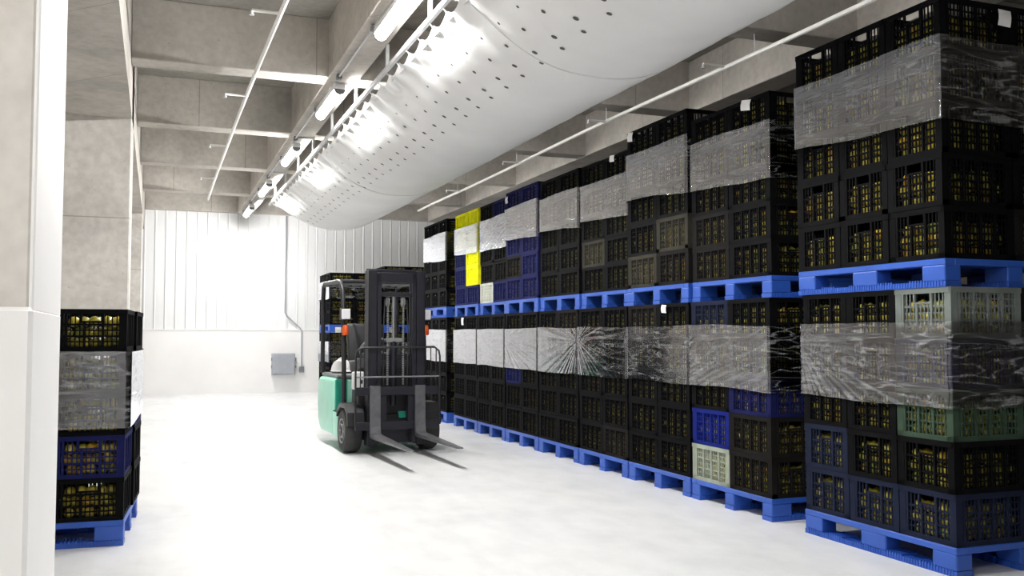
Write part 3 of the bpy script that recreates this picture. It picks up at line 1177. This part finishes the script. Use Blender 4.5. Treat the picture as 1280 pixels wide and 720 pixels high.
me.polygons.add(len(Q))
me.polygons.foreach_set('loop_start', np.arange(0, Q.size, 3))
me.update(calc_edges=True)
me.polygons.foreach_set('use_smooth', [True] * len(Q))
me.materials.append(MATS['fruit_mixed'])
o = link('packed_fruit', me)
o['kind'] = 'stuff'
tag(o, 'mixed yellow and green round fruit filling all the other crates', 'fruit')

# ------------------------------------------------------------------ paper tags
def paper(y, z, x, w, h, tilt, label, face='aisle'):
    m = MB()
    nseg = 5
    for k in range(nseg):
        pass
    vs, fs = [], []
    for i in range(nseg + 1):
        f = i / nseg
        bow = .006 * math.sin(math.pi * f)
        for th in (0, .0012):
            vs.append((-bow - th, -w / 2, h * f))
            vs.append((-bow - th, w / 2, h * f))
    for i in range(nseg):
        b0, b1 = i * 4, i * 4 + 4
        fs += [(b0, b0 + 1, b1 + 1, b1), (b0 + 2, b1 + 2, b1 + 3, b0 + 3), (b0, b1, b1 + 2, b0 + 2), (b0 + 1, b0 + 3, b1 + 3, b1 + 1)]
    fs += [(0, 2, 3, 1), (nseg * 4, nseg * 4 + 1, nseg * 4 + 3, nseg * 4 + 2)]
    m.add(vs, fs)
    o = m.build('paper_tag', 'paper')
    o.location = (x, y, z)
    o.rotation_euler = (tilt, 0, 0 if face == 'aisle' else math.pi / 2)
    tag(o, label, 'paper tag', 'white paper tags on the crates')


paper(5.53, 2.83, AX + .005, .11, .075, R(10), 'white paper tag on the top rim of eighth row stack from back wall')
paper(7.22, 2.935, AX - .012, .09, .08, R(8), 'white paper tag on the top rim of seventh row stack from back wall')
paper(7.62, 2.83, AX + .015, .09, .06, R(5), 'white paper tag on the top rim of sixth row stack from back wall')
paper(10.3, 2.80, AX - .012, .08, .075, R(-4), 'white paper tag on the top rim of fourth row stack from back wall')
paper(6.66, 1.425, AX - .012, .075, .065, R(3), 'white paper tag just below the raised pallet of seventh row stack from back wall')
paper(12.0, 1.38, AX - .012, .09, .1, R(2), 'white paper tag just below the raised pallet of second row stack from back wall')
paper(3.752, 2.93, 4.30, .09, .09, R(3), 'white paper tag on the end face of ninth row stack from back wall', 'end')

# ------------------------------------------------------------------ forklift
def build_forklift():
    fk = thing('forklift', 'mint green electric forklift with black mast and lowered forks in the aisle', 'forklift', (2.37, 10.0, 0), R(2))
    # --- body
    m = MB()
    prof = [(.52, .13), (1.22, .13), (1.36, .24), (1.40, .45), (1.36, .70), (1.30, .765), (.52, .765)]
    m.prism(prof, 'x', -.5, .5)
    m.build('counterweight', 'mint', fk, bevel=.045, seg=3, smooth=True)
    for s_ in (-1, 1):
        m = MB().prism([(.215, .12), (.50, .12), (.53, .40), (.30, .40), (.262, .33)], 'x', s_ * .5, s_ * .30)
        m.build('step_panel', 'mint', fk, bevel=.015, seg=2, smooth=True)
        B(*sorted((s_ * .49, s_ * .30)), .27, .54, .40, .412).build('step_mat', 'rubber', fk, bevel=.003)
        # tall rear quarter face seen behind the step
        B(*sorted((s_ * .475, s_ * .34)), .488, .522, .41, .75).build('rear_quarter_face', 'deep_green', fk, bevel=.006)
        m = MB().prism([(-.27, .30), (-.25, .44), (-.12, .52), (.14, .52), (.27, .44), (.29, .36), (.22, .42), (.1, .475), (-.1, .475), (-.2, .42), (-.24, .30)], 'x', s_ * .51, s_ * .33)
        m.build('wheel_fender', 'frame_black', fk, bevel=.004, seg=1)
        # wheels
        w = MB().lathe([(.13, -.085), (.205, -.088), (.228, -.06), (.232, 0), (.228, .06), (.205, .088), (.13, .085)], 'x', (s_ * .425, 0, .232), 28)
        w = w.build('front_wheel', 'rubber', fk, smooth=True)
        h = MB().lathe([(.02, .05), (.05, .05), (.055, .09), (.10, .078), (.132, .092), (.135, .05)], 'x', (0, 0, 0), 24)
        if s_ < 0:
            h.v = [(-p[0], p[1], p[2]) for p in h.v]
        h.v = [(p[0] + s_ * .425, p[1], p[2] + .232) for p in h.v]
        h.build('hub', 'grey_plastic', w, smooth=True)
        nb = MB()
        for q in range(6):
            an = q * math.pi / 3
            nb.lathe([(.011, 0), (.011, .012)], 'x', (s_ * .512 - (.012 if s_ > 0 else 0), .08 * math.cos(an), .232 + .08 * math.sin(an)), 6)
        nb.build('wheel_nuts', 'chrome', w)
        w2 = MB().lathe([(.09, -.06), (.17, -.065), (.19, -.04), (.19, .04), (.17, .065), (.09, .06)], 'x', (s_ * .15, 1.12, .19), 22)
        w2.build('rear_wheel', 'rubber', fk, smooth=True)
        B(*sorted((s_ * .502, s_ * .497)), .74, 1.16, .50, .64).build('side_badge', 'deep_green', fk, bevel=.003) if False else None
    B(-.30, .30, -.14, .53, .13, .40).build('floor_frame', 'frame_black', fk, bevel=.01)
    B(-.46, .46, .50, 1.33, .765, .805).build('battery_hood', 'grey_plastic', fk, bevel=.015)
    # dash and front cowl
    m = MB().prism([(-.10, .40), (.20, .40), (.20, .62), (.08, .98), (-.04, 1.0), (-.10, .90)], 'x', -.36, .36)
    m.build('front_cowl', 'frame_black', fk, bevel=.012)
    for xx in (-.15, .13):
        B(xx - .06, xx + .06, -.155, -.10, .36, .43).build('cylinder_mount', 'deep_green', fk, bevel=.01)
    B(-.435, -.315, -.19, -.10, .675, .86).build('control_panel', 'white_plastic', fk, bevel=.012)
    B(-.365, -.335, -.197, -.188, .735, .775).build('panel_knob', 'rubber', fk, bevel=.004)
    # steering
    c = MB().tube([(-.08, .12, .90), (-.08, .28, 1.08)], .028, 10).build('steering_column', 'frame_black', fk, smooth=True)
    ring = []
    cc = Vector((-.08, .29, 1.09))
    ax1, ax2 = Vector((1, 0, 0)), Vector((0, .72, -.69)).normalized()
    for q in range(24):
        an = 2 * math.pi * q / 24
        ring.append(cc + (ax1 * math.cos(an) + ax2 * math.sin(an)) * .165)
    sw = MB().tube(ring, .014, 8, closed=True)
    for q in range(3):
        an = 2 * math.pi * q / 3 + .5
        sw.tube([cc, cc + (ax1 * math.cos(an) + ax2 * math.sin(an)) * .16], .011, 6)
    sw.build('steering_wheel', 'grey_plastic', fk, smooth=True)
    for q in range(3):
        l = MB().tube([(.14 + q * .06, .10, .97), (.14 + q * .06, .13, 1.13)], .006, 6)
        l.lathe([(.004, -.018), (.018, -.01), (.018, .01), (.004, .018)], 'z', (.14 + q * .06, .132, 1.14), 10)
        l.build('control_lever', 'rubber', fk, smooth=True)
    # seat
    st = MB().prism([(.56, .81), (1.04, .81), (1.05, .90), (.98, .945), (.62, .965), (.55, .93)], 'x', -.24, .24)
    st = st.build('seat', 'seat_vinyl', fk, bevel=.03, seg=3, smooth=True)
    MB().prism([(.95, .92), (1.03, .90), (1.15, 1.34), (1.12, 1.39), (1.07, 1.37)], 'x', -.22, .22).build('backrest', 'seat_vinyl', fk, bevel=.025, seg=3, smooth=True)
    # --- overhead guard
    for s_ in (-1, 1):
        x = s_ * .455
        MB().tube([(x, .16, .42), (x, .17, .9), (x, .22, 1.5), (x, .27, 1.74), (x, .36, 1.825), (x, .46, 1.845), (x, 1.20, 1.855), (x, 1.29, 1.82), (x, 1.315, 1.70), (x, 1.315, .80)],
                  .026, 10).build('guard_post', 'frame_black', fk, smooth=True)
    for y in (.40, 1.25):
        MB().tube([(-.455, y, 1.845), (.455, y, 1.845)], .024, 8).build('guard_crossbar', 'frame_black', fk, smooth=True)
    for q in range(7):
        x = -.36 + .12 * q
        B(x - .010, x + .010, .40, 1.25, 1.83, 1.862).build('guard_bar', 'frame_black', fk, bevel=.003)
    # lamps on the guard
    for s_ in (-1, 1):
        hl = B(s_ * .455 - .055, s_ * .455 + .055, .10, .17, 1.41, 1.535).build('headlight_case', 'frame_black', fk, bevel=.012)
        B(s_ * .455 - .048, s_ * .455 + .048, .088, .102, 1.418, 1.527).build('headlight_lens', 'white_plastic', hl, bevel=.008)
        MB().lathe([(.03, 0), (.034, .02), (.034, .085), (.022, .11), (.004, .115)], 'z', (s_ * .455, .12, 1.245), 14).build('turn_signal', 'orange_lens', fk, smooth=True)
    # --- mast
    my = -.24
    for s_ in (-1, 1):
        m = MB()
        x = s_ * .262
        m.box(x - .045, x + .045, my + .06, my + .085, .09, 1.93)
        xo = x + s_ * .03
        m.box(*sorted((xo, xo + s_ * .018)), my - .075, my + .085, .09, 1.93)
        m.box(*sorted((x - .045, x + .045)), my - .075, my - .055, .09, 1.93)
        m.build('outer_upright', 'mast_grey', fk, bevel=.004, seg=1)
        m = MB()
        x = s_ * .190
        m.box(x - .022, x + .022, my + .02, my + .05, .12, 1.90)
        m.box(x - .010, x + .010, my - .05, my + .02, .12, 1.90)
        m.box(x - .022, x + .022, my - .07, my - .05, .12, 1.90)
        m.build('inner_upright', 'mast_grey', fk, bevel=.003, seg=1)
        MB().tube([(s_ * .235, my + .10, .15), (s_ * .235, my + .10, 1.55)], .024, 10).build('lift_cylinder', 'frame_black', fk, smooth=True)
        MB().tube([(s_ * .235, my + .10, 1.55), (s_ * .235, my + .10, 1.88)], .014, 10).build('lift_rod', 'chrome', fk, smooth=True)
        ch = MB()
        for q in range(36):
            ch.box(s_ * .085 - .010, s_ * .085 + .010, my - .012, my - .004, .72 + q * .024, .738 + q * .024)
        ch.build('lift_chain', 'grey_plastic', fk)
        MB().tube([(s_ * .13, my - .02, .70), (s_ * .135, my - .02, 1.3), (s_ * .12, my - .02, 1.62)], .007, 6).build('hydraulic_hose', 'rubber', fk, smooth=True)
        MB().lathe([(.045, -.014), (.05, -.01), (.04, 0), (.05, .01), (.045, .014)], 'x', (s_ * .085, my, 1.60), 18).build('chain_pulley', 'grey_plastic', fk, smooth=True)
    B(-.30, .30, my + .05, my + .085, 1.86, 1.95).build('mast_crossbar', 'mast_grey', fk, bevel=.006)
    B(-.21, .21, my - .07, my - .03, 1.80, 1.905).build('mast_crossbar', 'mast_grey', fk, bevel=.006)
    B(-.21, .21, my - .03, my + .03, 1.655, 1.70).build('mast_crossbar', 'mast_grey', fk, bevel=.006)
    B(-.30, .30, my + .05, my + .085, .98, 1.05).build('mast_crossbar', 'mast_grey', fk, bevel=.006)
    B(-.30, .30, my + .05, my + .09, .10, .24).build('mast_crossbar', 'mast_grey', fk, bevel=.006)
    MB().tube([(-.02, my, .5), (-.02, my, 1.18)], .034, 12).build('free_lift_cylinder', 'mast_grey', fk, smooth=True)
    MB().tube([(-.02, my, 1.18), (-.02, my, 1.66)], .018, 12).build('free_lift_rod', 'chrome', fk, smooth=True)
    B(-.10, .07, my - .03, my + .03, 1.17, 1.215).build('rod_bracket', 'grey_plastic', fk, bevel=.006)
    # --- carriage
    cy = my - .105
    cr = thing_part('carriage', fk)
    B(-.45, .45, cy - .02, cy + .02, .26, .345).build('carriage_bar', 'mast_grey', cr, bevel=.005)
    B(-.45, .45, cy - .02, cy + .02, .62, .705).build('carriage_bar', 'mast_grey', cr, bevel=.005)
    for x in (-.15, .15):
        B(x - .035, x + .035, cy, cy + .08, .28, .70).build('carriage_plate', 'mast_grey', cr, bevel=.005)
    # load backrest
    k = .06
    path = [(-.45, cy - .01, .30), (-.45, cy - .01, 1.02), (-.44, cy - .01, 1.08), (-.39, cy - .01, 1.115), (0, cy - .01, 1.12), (.40, cy - .01, 1.12), (.45, cy - .01, 1.08), (.462, cy - .01, 1.02), (.462, cy - .01, .30)]
    MB().tube(path, .011, 8).build('backrest_frame', 'frame_black', cr, smooth=True)
    MB().tube([(-.45, cy - .01, .81), (.462, cy - .01, .81)], .008, 8).build('backrest_rail', 'grey_plastic', cr, smooth=True)
    for x in (-.40, -.36, .36, .42):
        MB().tube([(x, cy - .01, .70), (x, cy - .01, 1.115)], .006, 6).build('backrest_bar', 'frame_black', cr, smooth=True)
    # forks
    for x in (-.25, .235):
        m = MB()
        y0, zf = cy - .02, .19
        side = [(y0, .72), (y0 - .03, .72), (y0 - .042, .30), (y0 - .06, zf + .045), (y0 - .10, zf + .035), (y0 - 1.28, zf + .012), (y0 - 1.30, zf + .004), (y0 - 1.28, zf - .002), (y0 - .1, zf - .008), (y0 - .02, zf), (y0, zf + .05)]
        wtop = []
        n = len(side)
        for (yy, zz) in side:
            f = min(1, max(0, (y0 - .9 - yy) / .4))
            w = .055 * (1 - .45 * f)
            wtop.append(w)
        vs = [(x - w, p[0], p[1]) for p, w in zip(side, wtop)] + [(x + w, p[0], p[1]) for p, w in zip(side, wtop)]
        fs = [(i, (i + 1) % n, n + (i + 1) % n, n + i) for i in range(n)]
        # sides as strips between the outer and inner outline
        outer, inner = [0, 10, 9, 8, 7], [1, 2, 3, 4, 5, 6]
        for o_, flip in ((0, False), (n, True)):
            quads = [(0, 1, 2, 10), (10, 2, 3, 9), (9, 3, 4, 8), (8, 4, 5, 7)]
            for q in quads:
                fs.append(tuple(o_ + i for i in (q if not flip else q[::-1])))
            tri = (7, 5, 6)
            fs.append(tuple(o_ + i for i in (tri if not flip else tri[::-1])))
        m.add(vs, fs)
        m.build('fork', 'fork_steel', cr, bevel=.003, seg=1)
    return fk


def thing_part(name, parent):
    o = link(name, None, parent)
    o.empty_display_size = .1
    return o


build_forklift()

# white safety helmet on the battery hood
def helmet():
    t = thing('safety_helmet', 'white safety helmet lying on the hood of the forklift', 'helmet', (2.03, 10.93, .806), R(200))
    prof = []
    for i in range(13):
        an = math.pi / 2 * i / 12
        prof.append((max(.002, .118 * math.cos(an)), .03 + .135 * math.sin(an)))
    m = MB().lathe([(.112, .028)] + prof, 'z', n=28)
    m.v = [(p[0] * 1.0, p[1] * 1.16, p[2]) for p in m.v]
    m.build('shell', 'white_plastic', t, smooth=True)
    br = MB()
    n = 32
    inn, out = [], []
    for i in range(n):
        an = 2 * math.pi * i / n
        fwd = max(0, math.sin(an)) ** 2
        inn.append((.112 * math.cos(an), .13 * math.sin(an)))
        out.append((.128 * math.cos(an), (.147 + .05 * fwd) * math.sin(an)))
    vs = [(p[0], p[1], .034) for p in inn] + [(p[0], p[1], .026) for p in out] + [(p[0], p[1], .026) for p in inn] + [(p[0], p[1], .020) for p in out]
    fs = []
    for i in range(n):
        j = (i + 1) % n
        fs += [(i, j, n + j, n + i), (2 * n + i, 3 * n + i, 3 * n + j, 2 * n + j), (n + i, n + j, 3 * n + j, 3 * n + i)]
    br.add(vs, fs)
    br.build('brim', 'white_plastic', t, smooth=True)
    sb = MB().lathe([(.108, 0), (.11, 0), (.11, .03), (.108, .03)], 'z', n=28)
    sb.v = [(p[0], p[1] * 1.15, p[2]) for p in sb.v]
    sb.build('headband', 'grey_plastic', t)
    rg = MB().tube([(0, .13 * math.cos(a_), .034 + .139 * math.sin(a_)) for a_ in [math.pi * i / 16 for i in range(1, 16)]], .012, 8)
    rg.build('ridge', 'white_plastic', t, smooth=True)


helmet()
